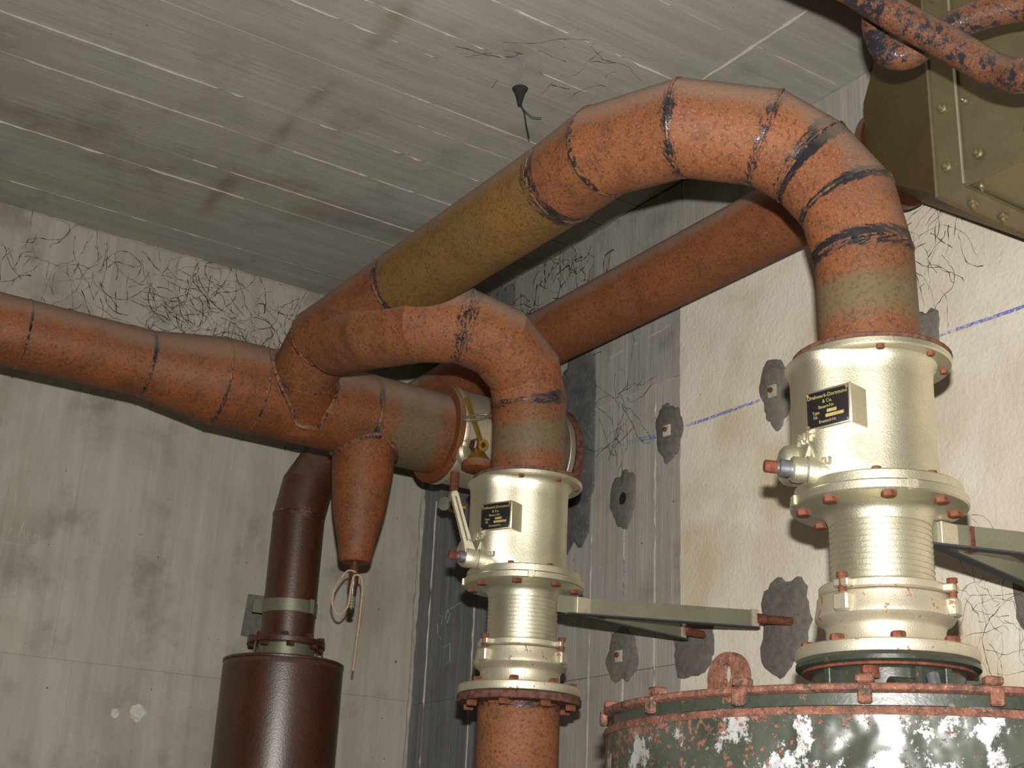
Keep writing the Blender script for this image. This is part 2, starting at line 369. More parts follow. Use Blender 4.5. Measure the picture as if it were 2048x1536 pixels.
def pipe(parent, pts, radii, mats, seams, name='pipe_segment', seg=48, capends=(True, True), paints={}):
    """one mesh per mitred segment; seams[i] True where joint i is welded"""
    rings = mitre(pts, radii, seg); objs = []
    for i in range(len(pts)-1):
        L = (Vector(pts[i+1])-Vector(pts[i])).length; k = max(1, int(L/0.12)); rr = []; da = []; db = []
        for q in range(k+1):
            t = q/k; rr.append([rings[i][j].lerp(rings[i+1][j], t) for j in range(seg)])
            da += [(t*L+(1-seams[i])*0.02 if seams[i] else 1.0)]*seg; db += [((1-t)*L+(1-seams[i+1])*0.02 if seams[i+1] else 1.0)]*seg
        m = MB().rings(rr, i == 0 and capends[0], i == len(pts)-2 and capends[1], da=da, db=db); m.pt = paints.get(i, 0.0)
        mt = mats[i] if isinstance(mats, (list, tuple)) else mats
        o = child(name, m, mt, parent, ang=25); objs.append(o)
        if seams[i+1]: weld(o, rings[i+1])
        if i == 0 and seams[0]: weld(o, rings[0])
    return objs
def saddle(parent, c0, d, r, axis_p, axis_d, R, back=-1, name='weld_seam', rad=0.004, seg=48):
    """weld bead where a branch cylinder (point c0, direction d, radius r) meets a run (axis_p, axis_d, R)"""
    d, u, w = frame(d); A = Vector(axis_d).normalized(); ap = Vector(axis_p); pts = []
    for j in range(seg):
        a = 2*PI*j/seg; p = Vector(c0) + (u*math.cos(a)+w*math.sin(a))*r
        e = (p-ap) - A*(p-ap).dot(A); g = d - A*d.dot(A)
        qa, qb, qc = g.dot(g), 2*e.dot(g), e.dot(e)-R*R; disc = max(qb*qb-4*qa*qc, 0)
        t = (-qb - math.sqrt(disc))/(2*qa); pts.append(p + d*t)
    rnd = random.Random(3); m = MB().tube(pts, [rad*rnd.uniform(0.8, 1.25) for _ in pts], 6, closed=True)
    m.da = [0.012]*len(m.v); m.db = [0.012]*len(m.v)
    return child(name, m, M_WELD, parent)
def hexhead(c, d, r, h, ref=None): return MB().lathe([(r, 0), (r, h*0.8), (r*0.86, h)], c, d, 6, ref)
def bolt_circle(parent, name, c, d, R, n, r, h, mat, a0=0.0, skip=()):
    """n hexagon heads on a circle, copies share one mesh"""
    dd, u, w = frame(d); first = None; c = Vector(c)
    for k in range(n):
        if k in skip: continue
        a = a0 + 2*PI*k/n; p = c + (u*math.cos(a)+w*math.sin(a))*R
        if first is None:
            first = child(name, hexhead(p, d, r, h), mat, parent, ang=30); p0 = p
        else: share(first, name, parent, p-p0)

# ------------------------------------------------------------------ the room
XW, YB, ZC, ZF = 2.12, 3.807, 1.80, -Z0
XL, YF = -4.6, -5.2
struct('floor', boxm(XL-0.2, XW+0.3, YF-0.2, YB+0.3, ZF-0.15, ZF), M_FLOOR)
struct('wall_left', boxm(XL-0.2, XL, YF-0.2, YB+0.3, ZF, ZC+0.01), M_FLOOR)
struct('wall_front', boxm(XL, XW+0.3, YF-0.2, YF, ZF, ZC+0.01), M_FLOOR)
T = 0.012
ceiling = struct('ceiling', boxm(XL-0.2, XW+0.3, YF-0.2, YB+0.3, ZC+T, ZC+T+0.25), M_CEIL)
wall_back = struct('wall_back', boxm(XL-0.2, XW+0.3, YB+T, YB+0.3, ZF, ZC+T), M_BACK)
wall_right = struct('wall_right', boxm(XW+T, XW+0.3, YF, YB+T, ZF, ZC+T), M_RIGHT)
rb = random.Random(11)
# ceiling: imprints of the formwork boards, cement burrs squeezed out between them
cy = [YF, -2.1, -1.7, -1.25, -0.8, -0.4, 0.0, 0.4, 0.75, 1.1, 1.5, 1.90, 2.118, 2.287, 2.388, 2.565, 2.675, 2.83, 2.998, 3.21, 3.332, 3.65, YB]
for x0, x1 in ((XL, 1.837), (1.837, XW)):
    for i in range(len(cy)-1):
        lev = rb.uniform(0, 0.003)
        child('board_imprint', boxm(x0+0.001, x1-0.001, cy[i]+0.0008, cy[i+1]-0.0008, ZC+lev, ZC+T+0.001), M_CEIL, ceiling)
def burr(parent, a, b, n, wd=0.004, seed=0, name='cement_burr', mat=None):
    """ragged thin ridge from a to b standing off along n"""
    r = random.Random(seed); a, b, n = Vector(a), Vector(b), Vector(n); L = (b-a).length; k = max(4, int(L/0.03)); side = (b-a).normalized().cross(n)
    rr = []; env = 0.6
    for i in range(k+1):
        p = a.lerp(b, i/k); h = r.uniform(0.15, 0.8)*wd; w2 = wd*r.uniform(0.2, 0.5); j = side*r.uniform(-0.0012, 0.0012); env = max(env-0.25, min(env+0.25, r.uniform(-0.6, 1.2)))
        if env < 0.12 and wd < 0.0075: h = -0.004
        rr.append([p+j+side*w2-n*0.003, p+j+n*h, p+j-side*w2-n*0.003])
    return child(name, MB().rings(rr), mat or M_BURR, parent)
DN = (0, 0, -1)
for s, (y, xa, xb, wd) in enumerate(((3.332, 0.3, 1.2, .006), (3.65, 0.3, 1.5, .005), (2.998, 0.2, 1.0, .0035), (2.83, 0.35, 1.0, .0035), (2.388, 0.8, 1.3, .0035), (2.287, 0.95, 1.8, .006), (2.118, 1.1, 1.8, .006), (2.675, 1.1, 1.83, .0035), (2.565, 1.3, 1.83, .004), (3.21, 1.0, 1.75, .0045), (1.90, 1.4, 2.1, .0035), (2.83, 1.2, 1.8, .003), (2.998, 1.2, 1.95, .003))):
    burr(ceiling, (xa, y, ZC+0.001), (xb, y, ZC+0.001), DN, wd, s)
burr(ceiling, (1.837, 1.55, ZC), (1.837, 2.25, ZC), DN, 0.010, 77)
burr(wall_back, (XL, YB-0.002, ZC-0.004), (1.75, YB-0.002, ZC-0.004), (0, -0.7, -0.7), 0.008, 78)
burr(wall_right, (XW-0.002, 2.55, ZC-0.004), (XW-0.002, YB-0.05, ZC-0.004), (-0.7, 0, -0.7), 0.006, 79)
burr(wall_back, (XW-0.004, YB-0.004, ZF), (XW-0.004, YB-0.004, ZC-0.02), (-0.7, -0.7, 0), 0.026, 80)
# back wall: vertical boards above and below a pour joint
bx = [XL, -1.9, -1.6, -1.3, -1.0, -0.7, -0.4, -0.1, 0.2, 0.42, 0.62, 0.80, 0.99, 1.185, 1.374, 1.55, 1.72, 1.90, XW]
for z0, z1, dx in ((ZF, 0.512, 0.06), (0.512, ZC, 0.0)):
    for i in range(len(bx)-1):
        x0 = bx[i]+(dx if i else 0); x1 = bx[i+1]+(dx if i < len(bx)-2 else 0)
        child('board_imprint', boxm(x0+0.00015, x1-0.00015, YB+rb.uniform(0, 0.0008), YB+T+0.001, z0+0.0003, z1-0.0003), M_BACK, wall_back)
# right wall: boards, sooty near the corner; cream plaster coat towards the camera
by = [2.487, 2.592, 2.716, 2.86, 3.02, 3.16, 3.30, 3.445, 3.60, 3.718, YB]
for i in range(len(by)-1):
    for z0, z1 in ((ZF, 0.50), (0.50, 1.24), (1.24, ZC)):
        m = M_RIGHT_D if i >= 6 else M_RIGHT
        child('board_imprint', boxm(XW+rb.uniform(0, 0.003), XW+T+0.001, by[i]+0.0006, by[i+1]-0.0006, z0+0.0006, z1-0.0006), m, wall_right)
for i in range(12):
    y0 = YF+(2.487-YF)*i/12; y1 = YF+(2.487-YF)*(i+1)/12
    child('board_imprint', boxm(XW+rb.uniform(0, 0.002), XW+T+0.001, y0, y1-0.001, 1.49, ZC), M_RIGHT, wall_right)
XP = XW-0.004
child('plaster_coat', boxm(XP, XW+T+0.001, YF, 2.486, ZF, 1.489), M_PLASTER, wall_right)
NL = (-1, 0, 0)
burr(wall_right, (XW, 2.86, 1.241), (XW, 2.52, 1.239), NL, 0.006, 81)
burr(wall_right, (XW, 2.80, 1.378), (XW, 2.53, 1.392), NL, 0.004, 82)
for s, (y, z0, z1, wd) in enumerate(((2.592, 0.3, 1.2, .004), (2.716, -0.2, 0.92, .004), (3.445, 0.2, 0.95, .005), (3.718, 0.2, 1.15, .004), (2.49, 0.3, 1.40, .004), (3.02, 0.0, 0.9, .003), (2.86, 0.0, 0.9, .003))):
    burr(wall_right, (XW, y, z0), (XW, y, z1), NL, wd, 90+s)
# mortar patches with wall anchors
def blob(parent, y, z, ry, rz, x, th=0.004, seed=0, mat=None, hole=None, name='mortar_patch', square=0.0):
    r = random.Random(seed); n = 46; poly = []; ph = [r.uniform(0, 6.3) for _ in range(4)]
    for i in range(n):
        a = 2*PI*i/n; q = 1 + 0.09*math.sin(2*a+ph[0]) + 0.07*math.sin(3*a+ph[1]) + 0.05*math.sin(7*a+ph[2]) + r.uniform(-0.05, 0.05)
        c, s_ = math.cos(a), math.sin(a)
        if square: kk = 1/max(abs(c), abs(s_)); q *= 1+(min(kk, 1.3)-1)*square
        poly.append((c*ry*q, s_*rz*q))
    m = MB()
    rr = [[V(x+0.002, y+p[0], z+p[1]) for p in poly], [V(x-th*0.5, y+p[0]*0.985, z+p[1]*0.985) for p in poly], [V(x-th, y+p[0]*0.93, z+p[1]*0.93) for p in poly]]
    if hole:
        rr.append([V(x-th, y+hole*math.cos(2*PI*i/n), z+hole*math.sin(2*PI*i/n)) for i in range(n)])
        rr.append([V(x-0.0005, y+hole*math.cos(2*PI*i/n), z+hole*math.sin(2*PI*i/n)) for i in range(n)])
        m.rings(rr, True, False); o = child(name, m, mat or M_MORTAR, parent)
        child('drill_hole', MB().lathe([(hole*1.02, 0), (hole*1.02, 0.0012)], (x, y, z), NL, 20), M_SOOT, o)
    else:
        m.rings(rr); o = child(name, m, mat or M_MORTAR, parent)
    return o
def anchor(par, y, z, x):
    child('wall_anchor', MB().box((x-0.005, y, z), 0.006, 0.026, 0.030, ch=0.001), M_BURR, par)
    child('anchor_bolt', MB().lathe([(0.007, 0), (0.006, 0.007)], (x-0.007, y+0.002, z+0.003), NL, 10), M_BOLT, par)
p1 = blob(wall_right, 2.53, 1.094, 0.05, 0.082, XP, seed=1); anchor(p1, 2.53, 1.094, XP-0.003)
p2 = blob(wall_right, 2.142, 1.095, 0.052, 0.085, XP, seed=2); anchor(p2, 2.147, 1.095, XP-0.003)
p3 = blob(wall_right, 2.718, 0.543, 0.058, 0.075, XW, seed=3); anchor(p3, 2.722, 0.54, XW-0.003)
blob(wall_right, 2.722, 0.955, 0.05, 0.085, XW, seed=4, hole=0.017)
blob(wall_right, 2.135, 0.548, 0.078, 0.098, XP, seed=5, square=0.6)
blob(wall_right, 2.44, 0.535, 0.078, 0.065, XP, seed=6, square=0.6)
blob(wall_right, 1.697, 1.108, 0.028, 0.048, XP, seed=8, square=0.8)
blob(wall_right, 1.44, 0.54, 0.10, 0.12, XP, seed=9)
blob(wall_right, 2.96, 1.14, 0.115, 0.30, XW, seed=10, mat=M_MORTAR_D, th=0.003, square=0.4)
blob(wall_right, 1.765, 0.44, 0.008, 0.009, XP, seed=12, mat=M_SOOT, th=0.001, name='plaster_pit')
blob(wall_right, 1.70, 0.33, 0.004, 0.012, XP, seed=13, mat=M_SOOT, th=0.001, name='plaster_pit')
# clamp mortar on the back wall behind the dark pipe
mb = MB(); mb.prism([(-0.055, -0.06), (0.05, -0.07), (0.06, 0.07), (-0.045, 0.065)], (1.585, YB-0.004, 0.705), (1, 0, 0), (0, 0, 1), (0, 1, 0), 0.006)
child('mortar_patch', mb, M_MORTAR, wall_back)
# blue chalk line (drawn flat on the plaster)
def chalk(parent, pts, x, w, dens, name='chalk_line', mat=None):
    m = MB(); vs = []; fs = []; da = []
    for i, (y, z) in enumerate(pts):
        a = pts[max(i-1, 0)]; b = pts[min(i+1, len(pts)-1)]; t = Vector((b[0]-a[0], b[1]-a[1])).normalized(); nn = Vector((-t.y, t.x))
        for sg in (-1, 1):
            for xx in (x-0.0005, x+0.001): vs.append(V(xx, y+nn.x*w/2*sg, z+nn.y*w/2*sg))
        da += [dens[i]]*4
    for i in range(len(pts)-1):
        a, b = 4*i, 4*i+4
        fs += [(a, a+2, b+2, b), (a+1, b+1, b+3, a+3), (a, b, b+1, a+1), (a+2, a+3, b+3, b+2)]
    fs += [(0, 1, 3, 2), (4*len(pts)-4, 4*len(pts)-2, 4*len(pts)-1, 4*len(pts)-3)]
    m.add(vs, fs, da); return child(name, m, mat or M_BLUE, parent)
chalk(wall_right, [(2.475, 1.093), (2.40, 1.090), (2.28, 1.089), (2.17, 1.088)], XP, 0.0075, [0.0, 0.12, 0.08, 0.05])
chalk(wall_right, [(1.67, 1.087), (1.5, 1.083), (1.2, 1.082)], XP, 0.0075, [0.03, 0.12, 0.12])
chalk(wall_right, [(2.77, 1.112), (2.65, 1.102), (2.58, 1.096)], XW-0.0004, 0.013, [-0.14, -0.02, 0.0])
chalk(wall_right, [(2.712, 0.90), (2.712, 0.70), (2.71, 0.5), (2.71, 0.3)], XW-0.003, 0.006, [-0.12, -0.03, -0.1, -0.05])

# ------------------------------------------------------------------ welded pipework: two arches and the manifold
C1 = V(1.482, 1.298, 0); C2 = V(1.548, 2.323, 0)
PR = 0.081
pw = thing('ventilation_pipework', 'rusty welded pipework, two arched branches joining a horizontal manifold under the ceiling', 'pipework', (1.25, 2.99, 1.115))
big = [(1.482, 1.298, 0.767), (1.478, 1.298, 0.933), (1.467, 1.315, 1.033), (1.431, 1.356, 1.110), (1.374, 1.398, 1.156), (1.267, 1.483, 1.175), (1.225, 1.64, 1.19), (1.240, 1.783, 1.199), (1.24, 2.37, 1.20), (1.238, 2.77, 1.197), (1.255, 2.892, 1.155), (1.30, 3.0, 1.07)]
pipe(pw, big, [0.0762, 0.0765, 0.0775, 0.079, 0.080]+[PR]*7, [M_RUST_BAND, M_RUST, M_RUST, M_RUST, M_RUST, M_RUST, M_RUST, M_RUST_OLIVE, M_RUST, M_RUST, M_RUST_MANI],
     [0.5, 1.0, 0.6, 1.2, 0.8, 0.75, 0.65, 1.3, 1.0, 0.7, 0.4, 0], paints={1: 0.10, 2: 0.11, 6: 0.05, 7: 0.03})
sec = [(1.548, 2.323, 0.812), (1.545, 2.323, 0.985), (1.515, 2.306, 1.045), (1.436, 2.285, 1.088), (1.352, 2.295, 1.106), (1.285, 2.36, 1.112), (1.247, 2.50, 1.13), (1.24, 2.70, 1.17)]
pipe(pw, sec, [PR]*8, [M_RUST_BAND]+[M_RUST]*6, [0.5, 1.0, 0, 0, 1.1, 0, 0, 0])
MZ, MY = 1.115, 3.0
mani = [(XL, MY, MZ), (0.60, MY, MZ), (0.887, MY, MZ), (1.067, MY, MZ), (1.165, MY, MZ), (1.475, MY, MZ), (1.70, MY, MZ)]
pipe(pw, mani, [0.081, 0.081, 0.081, 0.110, 0.111, 0.111, 0.111], [M_RUST_MANI]*5+[M_RUST_BAND], [0, 0.35, 0.55, 0.5, 0.45, 0.8, 0.5])
child('flange', MB().ring_band(0.100, 0.136, 1.692, 1.708, (0, MY, MZ), (1, 0, 0)), M_RUST_MANI, pw)
saddle(pw, (1.255, 2.892, 1.155), (0.045, 0.108, -0.085), PR+0.001, (0, MY, MZ), (1, 0, 0), 0.111, rad=0.006)
# dirt trap: tapering pot under the manifold
trap = child('dirt_trap', MB().lathe([(0.036, 0.727), (0.0415, 0.735), (0.046, 0.765), (0.057, 0.81), (0.067, 0.857), (0.074, 0.91), (0.079, 0.96), (0.081, 1.0), (0.083, 1.09)], (1.487, MY, 0)), M_RUST_MANI, pw)
saddle(trap, (1.487, MY, 0.8), (0, 0, 1), 0.083, (0, MY, MZ), (1, 0, 0), 0.111, rad=0.0075)
nip = child('drain_nipple', MB().lathe([(0.007, 0.606), (0.007, 0.638), (0.0095, 0.640), (0.0095, 0.664), (0.012, 0.668), (0.013, 0.700), (0.011, 0.704), (0.011, 0.73)], (1.487, MY, 0), seg=20), M_RUST_DARK, pw)
child('nozzle', MB().lathe([(0.0062, 0.598), (0.0085, 0.600), (0.0085, 0.608)], (1.487, MY, 0), seg=16), M_SOOT, nip)
child('screw_collar', MB().lathe([(0.0105, 0.612+0.004*i) if i % 2 else (0.0088, 0.612+0.004*i) for i in range(8)], (1.487, MY, 0), seg=20), M_STRAP, nip)
# string knotted round the nipple
def smooth_path(ctrl, n=10):
    P = [Vector(c) for c in ctrl]; out = []
    for i in range(len(P)-1):
        p0, p1, p2, p3 = P[max(i-1, 0)], P[i], P[i+1], P[min(i+2, len(P)-1)]
        for q in range(n):
            t = q/n; out.append(0.5*((2*p1)+(-p0+p2)*t+(2*p0-5*p1+4*p2-p3)*t*t+(-p0+3*p1-3*p2+p3)*t**3))
    return out+[P[-1]]
sx, sy = 1.487, 2.983
st = smooth_path([(sx-0.004, sy, 0.700), (sx-0.028, sy, 0.698), (sx-0.055, sy, 0.655), (sx-0.060, sy, 0.612), (sx-0.040, sy, 0.588), (sx-0.018, sy, 0.612), (sx-0.014, sy-0.002, 0.66), (sx-0.008, sy-0.003, 0.690), (sx+0.010, sy-0.004, 0.688), (sx+0.017, sy-0.003, 0.66), (sx+0.018, sy, 0.60), (sx+0.013, sy, 0.50), (sx+0.011, sy, 0.458)])
tag(obj('string', MB().tube(st, 0.0024, 7), M_STRING, None, (sx, sy, 0.70)), 'tan jute string looped round the drain nipple, end hanging down', 'string')

# ------------------------------------------------------------------ butterfly valves and couplings on the two columns
def textmesh(txt, size, o, u, w, ext, mat, parent, name='lettering', align='CENTER'):
    cu = D.curves.new(name, 'FONT'); cu.body = txt; cu.size = size; cu.extrude = ext; cu.align_x = align; cu.align_y = 'CENTER'; cu.resolution_u = 2
    to = D.objects.new('tmp', cu); COL.objects.link(to)
    dg = bpy.context.evaluated_depsgraph_get(); me = D.meshes.new_from_object(to.evaluated_get(dg)); D.objects.remove(to); D.curves.remove(cu)
    u, w = Vector(u).normalized(), Vector(w).normalized(); n = u.cross(w)
    R = Matrix((u, w, n)).transposed().to_4x4(); me.transform(Matrix.Translation(Vector(o)-BASES[parent]) @ R)
    me.materials.clear(); me.materials.append(mat)
    ob = D.objects.new(name, me); COL.objects.link(ob); ob.parent = parent; BASES[ob] = BASES[parent]; return ob

def make_valve(C, zt, rot, label, lever):
    """upright cast butterfly valve, top flange face at zt; rot turns the housing (radians)"""
    base = V(C.x, C.y, zt-0.232)
    t = thing('butterfly_valve', label, 'valve', base, 'silver butterfly valves')
    def dirv(deg): a = math.radians(deg)+rot; return V(math.cos(a), math.sin(a), 0)
    o = V(C.x, C.y, zt)
    A0 = math.radians(150)+rot
    def rf(r, h, a):
        dlt = abs((a-A0+PI) % (2*PI)-PI); k = max(0.0, min(1.0, (math.radians(66)-dlt)/math.radians(44))); k = k*k*(3-2*k)
        fade = 1.0 if h > -0.185 else max(0.35, 1+(h+0.185)/0.03)
        return max(r, r+0.037*k*fade) if r < 0.1085 else r+0.012*k
    prof = [(0.1065, -0.011), (0.1015, -0.016), (0.0985, -0.025), (0.0975, -0.040), (0.097, -0.12), (0.098, -0.175), (0.101, -0.196), (0.101, -0.203)]
    body = child('body', MB().lathe(prof, o, seg=96, ref=(1, 0, 0), rfun=rf), M_SILVER, t)
    child('gasket_ring', MB().ring_band(0.085, 0.131, 0.0, 0.006, o), M_RUST_RING, t)
    fu = child('top_flange', MB().lathe([(0.084, 0.0), (0.128, 0.0), (0.130, -0.002), (0.130, -0.009), (0.128, -0.0115), (0.084, -0.0115)], o, closed=True, seg=64), M_SILVER, t)
    bolt_circle(fu, 'bolt', o+V(0, 0, -0.0115), (0, 0, -1), 0.1175, 8, 0.0068, 0.005, M_BOLT, a0=math.radians(131)+rot*0)
    fl_ = child('bottom_flange', MB().lathe([(0.084, -0.200), (0.131, -0.200), (0.133, -0.202), (0.133, -0.2145), (0.084, -0.2145)], o, closed=True, seg=64), M_SILVER, t)
    child('rust_streak', MB().lathe([(0.1335, -0.2145), (0.1335, -0.2158), (0.10, -0.2158), (0.10, -0.2145)], o, closed=True, seg=64), M_RUST_RING, fl_)
    bolt_circle(fl_, 'bolt', o+V(0, 0, -0.200), (0, 0, 1), 0.117, 8, 0.008, 0.006, M_BOLT, a0=math.radians(131))
    # hinge dome, shaft boss, shaft
    L = dirv(150); Tn = dirv(240); dome_o = o + dirv(146)*0.110 + V(0, 0, -0.166)
    child('hinge_dome', MB().lathe([(0.031, 0), (0.031, 0.030), (0.029, 0.040), (0.023, 0.047), (0.012, 0.051), (0.003, 0.052)], dome_o, dirv(146), 36), M_SILVER, t)
    so = o + dirv(150)*0.10 + Tn*0.048 + V(0, 0, -0.190)
    sd = (dirv(150) + V(0, 0, 0.05)).normalized()
    boss = child('shaft_boss', MB().lathe([(0.0225, -0.03), (0.022, 0.012), (0.0215, 0.030), (0.019, 0.033), (0.019, 0.052), (0.0165, 0.055)], so, sd, 28), M_SILVER, t)
    child('shaft', MB().lathe([(0.0125, 0.0), (0.0125, 0.073), (0.009, 0.075), (0.009, 0.094), (0.007, 0.096)], so, sd, 18), M_STEEL, boss)
    child('shaft_end', MB().lathe([(0.0092, 0.078), (0.0095, 0.080), (0.0095, 0.096), (0.0075, 0.098)], so, sd, 14), M_BOLT, boss)
    rib = MB().prism([(0.0, 0.0), (0.034, 0.0), (0.026, 0.022), (0.0, 0.045)], so + V(0, 0, 0.015) - Tn*0.004, sd, V(0, 0, 1), Tn, 0.008)
    child('cast_rib', rib, M_SILVER, t)
    # name plate on a cast pad
    pd = dirv(189); pu = dirv(189+90); pc = o + pd*0.1190 + V(0, 0, -0.101)
    R = Matrix((pu, V(0, 0, 1), pd)).transposed()
    pad = child('plate_pad', MB().box(pc - pd*0.012, 0.086, 0.060, 0.048, R, 0.0015), M_SILVER, t)
    face = pc + pd*0.0122
    plate = child('name_plate', MB().box(face, 0.078, 0.053, 0.0014, R, 0.0004), M_BLACK, t, label='black name plate with brass lettering')
    zz = V(0, 0, 1); f2 = face + pd*0.0008
    for txt, sz, dy, dx in (('Drehwerk-Dortmund', 0.0085, 0.0190, 0.0), ('& Co.', 0.0078, 0.0102, 0.0), ('Bauart-Nr.', 0.0070, 0.0022, -0.002), ('Type', 0.0068, -0.0055, -0.022), ('Nr.', 0.0068, -0.0122, -0.022), ('Ersatzteil-Nr.', 0.0062, -0.0200, 0.0)):
        textmesh(txt, sz, f2 + pu*dx + zz*dy, pu, zz, 0.0003, M_GOLD, plate)
    for dx, dy, w_ in ((0.008, -0.0052, 0.018), (0.013, -0.0122, 0.034)):
        child('number_field', MB().box(f2 + pu*dx + zz*dy, w_, 0.0048, 0.0006, R), M_GOLD, plate)
    rv = None
    for sx_ in (-1, 1):
        for sz_ in (-1, 1):
            child('rivet', MB().lathe([(0.0024, 0), (0.0018, 0.0014)], f2 + pu*sx_*0.0370 + zz*sz_*0.0242, pd, 8), M_COPPER, plate)
    # cast letters AUF / ZU and the position arc
    for txt, deg, dz, sz in (('AUF', 168, -0.138, 0.024), ('ZU', 184, -0.180, 0.016)):
        n_ = dirv(deg); rr_ = rf(0.0975, -0.12, math.radians(deg)+rot)
        textmesh(txt, sz, o + n_*(rr_-0.0005) + V(0, 0, dz), dirv(deg+90), zz, 0.0035, M_SILVER_W, body, name='cast_letters')
    arc = []
    for q in range(9):
        a = math.radians(-20+q*13); deg = 160 + math.degrees(0.036*math.cos(a)/0.13); n_ = dirv(deg); rr_ = rf(0.0975, -0.12, math.radians(deg)+rot)
        arc.append(o + n_*(rr_-0.0005) + V(0, 0, -0.172+0.034*math.sin(a)))
    child('position_arc', MB().tube(arc, 0.0022, 6), M_SILVER, body)
    if lever:
        a = so + sd*0.045; b = a + V(0, 0, 0.136) + (dirv(150)*0.050)
        d_, u_, w_ = frame(b-a, Tn)
        child('lever_hub', MB().lathe([(0.019, -0.014), (0.0200, -0.012), (0.0200, 0.014), (0.019, 0.016)], a, sd, 24), M_SILVER_W, t)
        lv = MB(); q = []
        for f_, wd_, th in ((0.0, 0.014, 0.010), (0.25, 0.0095, 0.008), (0.6, 0.0085, 0.0065), (0.95, 0.0085, 0.006), (1.0, 0.006, 0.005)):
            p = a.lerp(b, f_); q.append([p + w_*wd_ + u_*th, p - w_*wd_ + u_*th, p - w_*wd_ - u_*th, p + w_*wd_ - u_*th])
        lev = child('lever', lv.rings(q), M_SILVER_W, t, label='pale silver lever arm')
        child('groove', MB().bar(a.lerp(b, 0.25)+u_*0.0068, a.lerp(b, 0.92)+u_*0.0058, 0.004, 0.003, u_), M_DUCT, lev)
    t.scale = (0.905, 0.905, 1.0)
    return t
def make_coupling(C, zt, label):
    """ribbed sleeve, clamp ring, waisted collar and foot flange below a valve; zt = valve top"""
    o = V(C.x, C.y, zt); base = V(C.x, C.y, zt-0.453)
    t = thing('pipe_coupling', label, 'coupling', base, 'ribbed pipe couplings under the valves')
    hf = child('head_flange', MB().lathe([(0.080, -0.2165), (0.139, -0.2165), (0.1405, -0.218), (0.1405, -0.229), (0.138, -0.2315), (0.098, -0.2335), (0.088, -0.238), (0.083, -0.246), (0.080, -0.256)], o, closed=True, seg=64), M_SILVER, t)
    bolt_circle(hf, 'bolt', o+V(0, 0, -0.2315), (0, 0, -1), 0.119, 8, 0.0125, 0.007, M_BOLT, a0=math.radians(131))
    for k in (0, 2):
        a = math.radians(131+45*k+22); p = o + V(math.cos(a), math.sin(a), 0)*0.136 + V(0, 0, -0.224)
        child('cast_lug', MB().box(p, 0.016, 0.016, 0.015, Matrix.Rotation(a, 3, 'Z'), 0.001), M_SILVER_W, hf)
    prof = []
    for i in range(14):
        z = -0.250-i*0.0083; prof += [(0.0795, z), (0.0795, z-0.0062), (0.0808, z-0.0070), (0.0808, z-0.0078)]
    child('ribbed_sleeve', MB().lathe([(0.0795, -0.240)]+prof+[(0.079, -0.372)], o, seg=64), M_SILVER, t)
    cr = child('clamp_ring', MB().lathe([(0.083, -0.345), (0.098, -0.345), (0.100, -0.347), (0.100, -0.356), (0.097, -0.359), (0.083, -0.359)], o, closed=True, seg=64), M_SILVER_W, t)
    co = child('collar', MB().lathe([(0.083, -0.361), (0.101, -0.361), (0.103, -0.363), (0.1045, -0.380), (0.107, -0.386), (0.107, -0.392), (0.102, -0.398), (0.094, -0.402), (0.091, -0.408), (0.091, -0.428), (0.094, -0.434)], o, seg=64), M_SILVER_W, t)
    for a in (52, 188, 292):
        r = math.radians(a); n_ = V(math.cos(r), math.sin(r), 0); R = Matrix.Rotation(r, 3, 'Z')
        child('lug', MB().box(o+n_*0.105+V(0, 0, -0.352), 0.020, 0.026, 0.012, R, 0.002), M_SILVER_W, cr)
        child('lug', MB().box(o+n_*0.107+V(0, 0, -0.379), 0.022, 0.026, 0.026, R, 0.003), M_SILVER_W, co)
        child('clamp_bolt', MB().lathe([(0.0065, 0), (0.0065, 0.032), (0.0085, 0.032), (0.0085, 0.038)], o+n_*0.109+V(0, 0, -0.376), (0, 0, 1), 10), M_BOLT, cr)
    ff = child('foot_flange', MB().lathe([(0.080, -0.434), (0.136, -0.434), (0.139, -0.436), (0.140, -0.446), (0.138, -0.451), (0.080, -0.453)], o, closed=True, seg=64), M_SILVER_W, t)
    bolt_circle(ff, 'bolt', o+V(0, 0, -0.434), (0, 0, 1), 0.119, 8, 0.0115, 0.010, M_BOLT, a0=math.radians(140))
    t.scale = (0.905, 0.905, 1.0)
    return t
Z1, Z2 = 0.755, 0.800
make_valve(C1, Z1, 0.0, 'larger silver butterfly valve above the green drum, black name plate, shaft without lever', False)
make_valve(C2, Z2, math.radians(15), 'silver butterfly valve with pale lever arm, on the middle column', True)
make_coupling(C1, Z1, 'silver ribbed pipe coupling with clamp collar standing on the green drum')
make_coupling(C2, Z2, 'silver ribbed pipe coupling with clamp collar above the rusty standpipe')

# valve 3: lying between manifold and right wall
v3 = thing('butterfly_valve', 'weathered silver butterfly valve lying on its side beside the wall, brass lever', 'valve', (1.88, MY, MZ-0.14), 'silver butterfly valves')
o3 = V(1.7095, MY, MZ)
child('body', MB().lathe([(0.134, 0.0), (0.136, 0.003), (0.136, 0.012), (0.131, 0.016), (0.129, 0.03), (0.129, 0.25), (0.120, 0.29), (0.105, 0.30), (0.105, 0.335)], o3, (1, 0, 0), 72), M_SILVER_W, v3)
f3 = child('flange', MB().ring_band(0.09, 0.142, 0.333, 0.350, o3, (1, 0, 0), 64), M_SILVER, v3)
bolt_circle(f3, 'bolt', o3+V(0.333, 0, 0), (-1, 0, 0), 0.124, 8, 0.009, 0.008, M_BOLT, a0=0.2)
child('rust_flange', MB().ring_band(0.09, 0.146, 0.353, 0.374, o3, (1, 0, 0), 64), M_RUST_RING, v3)
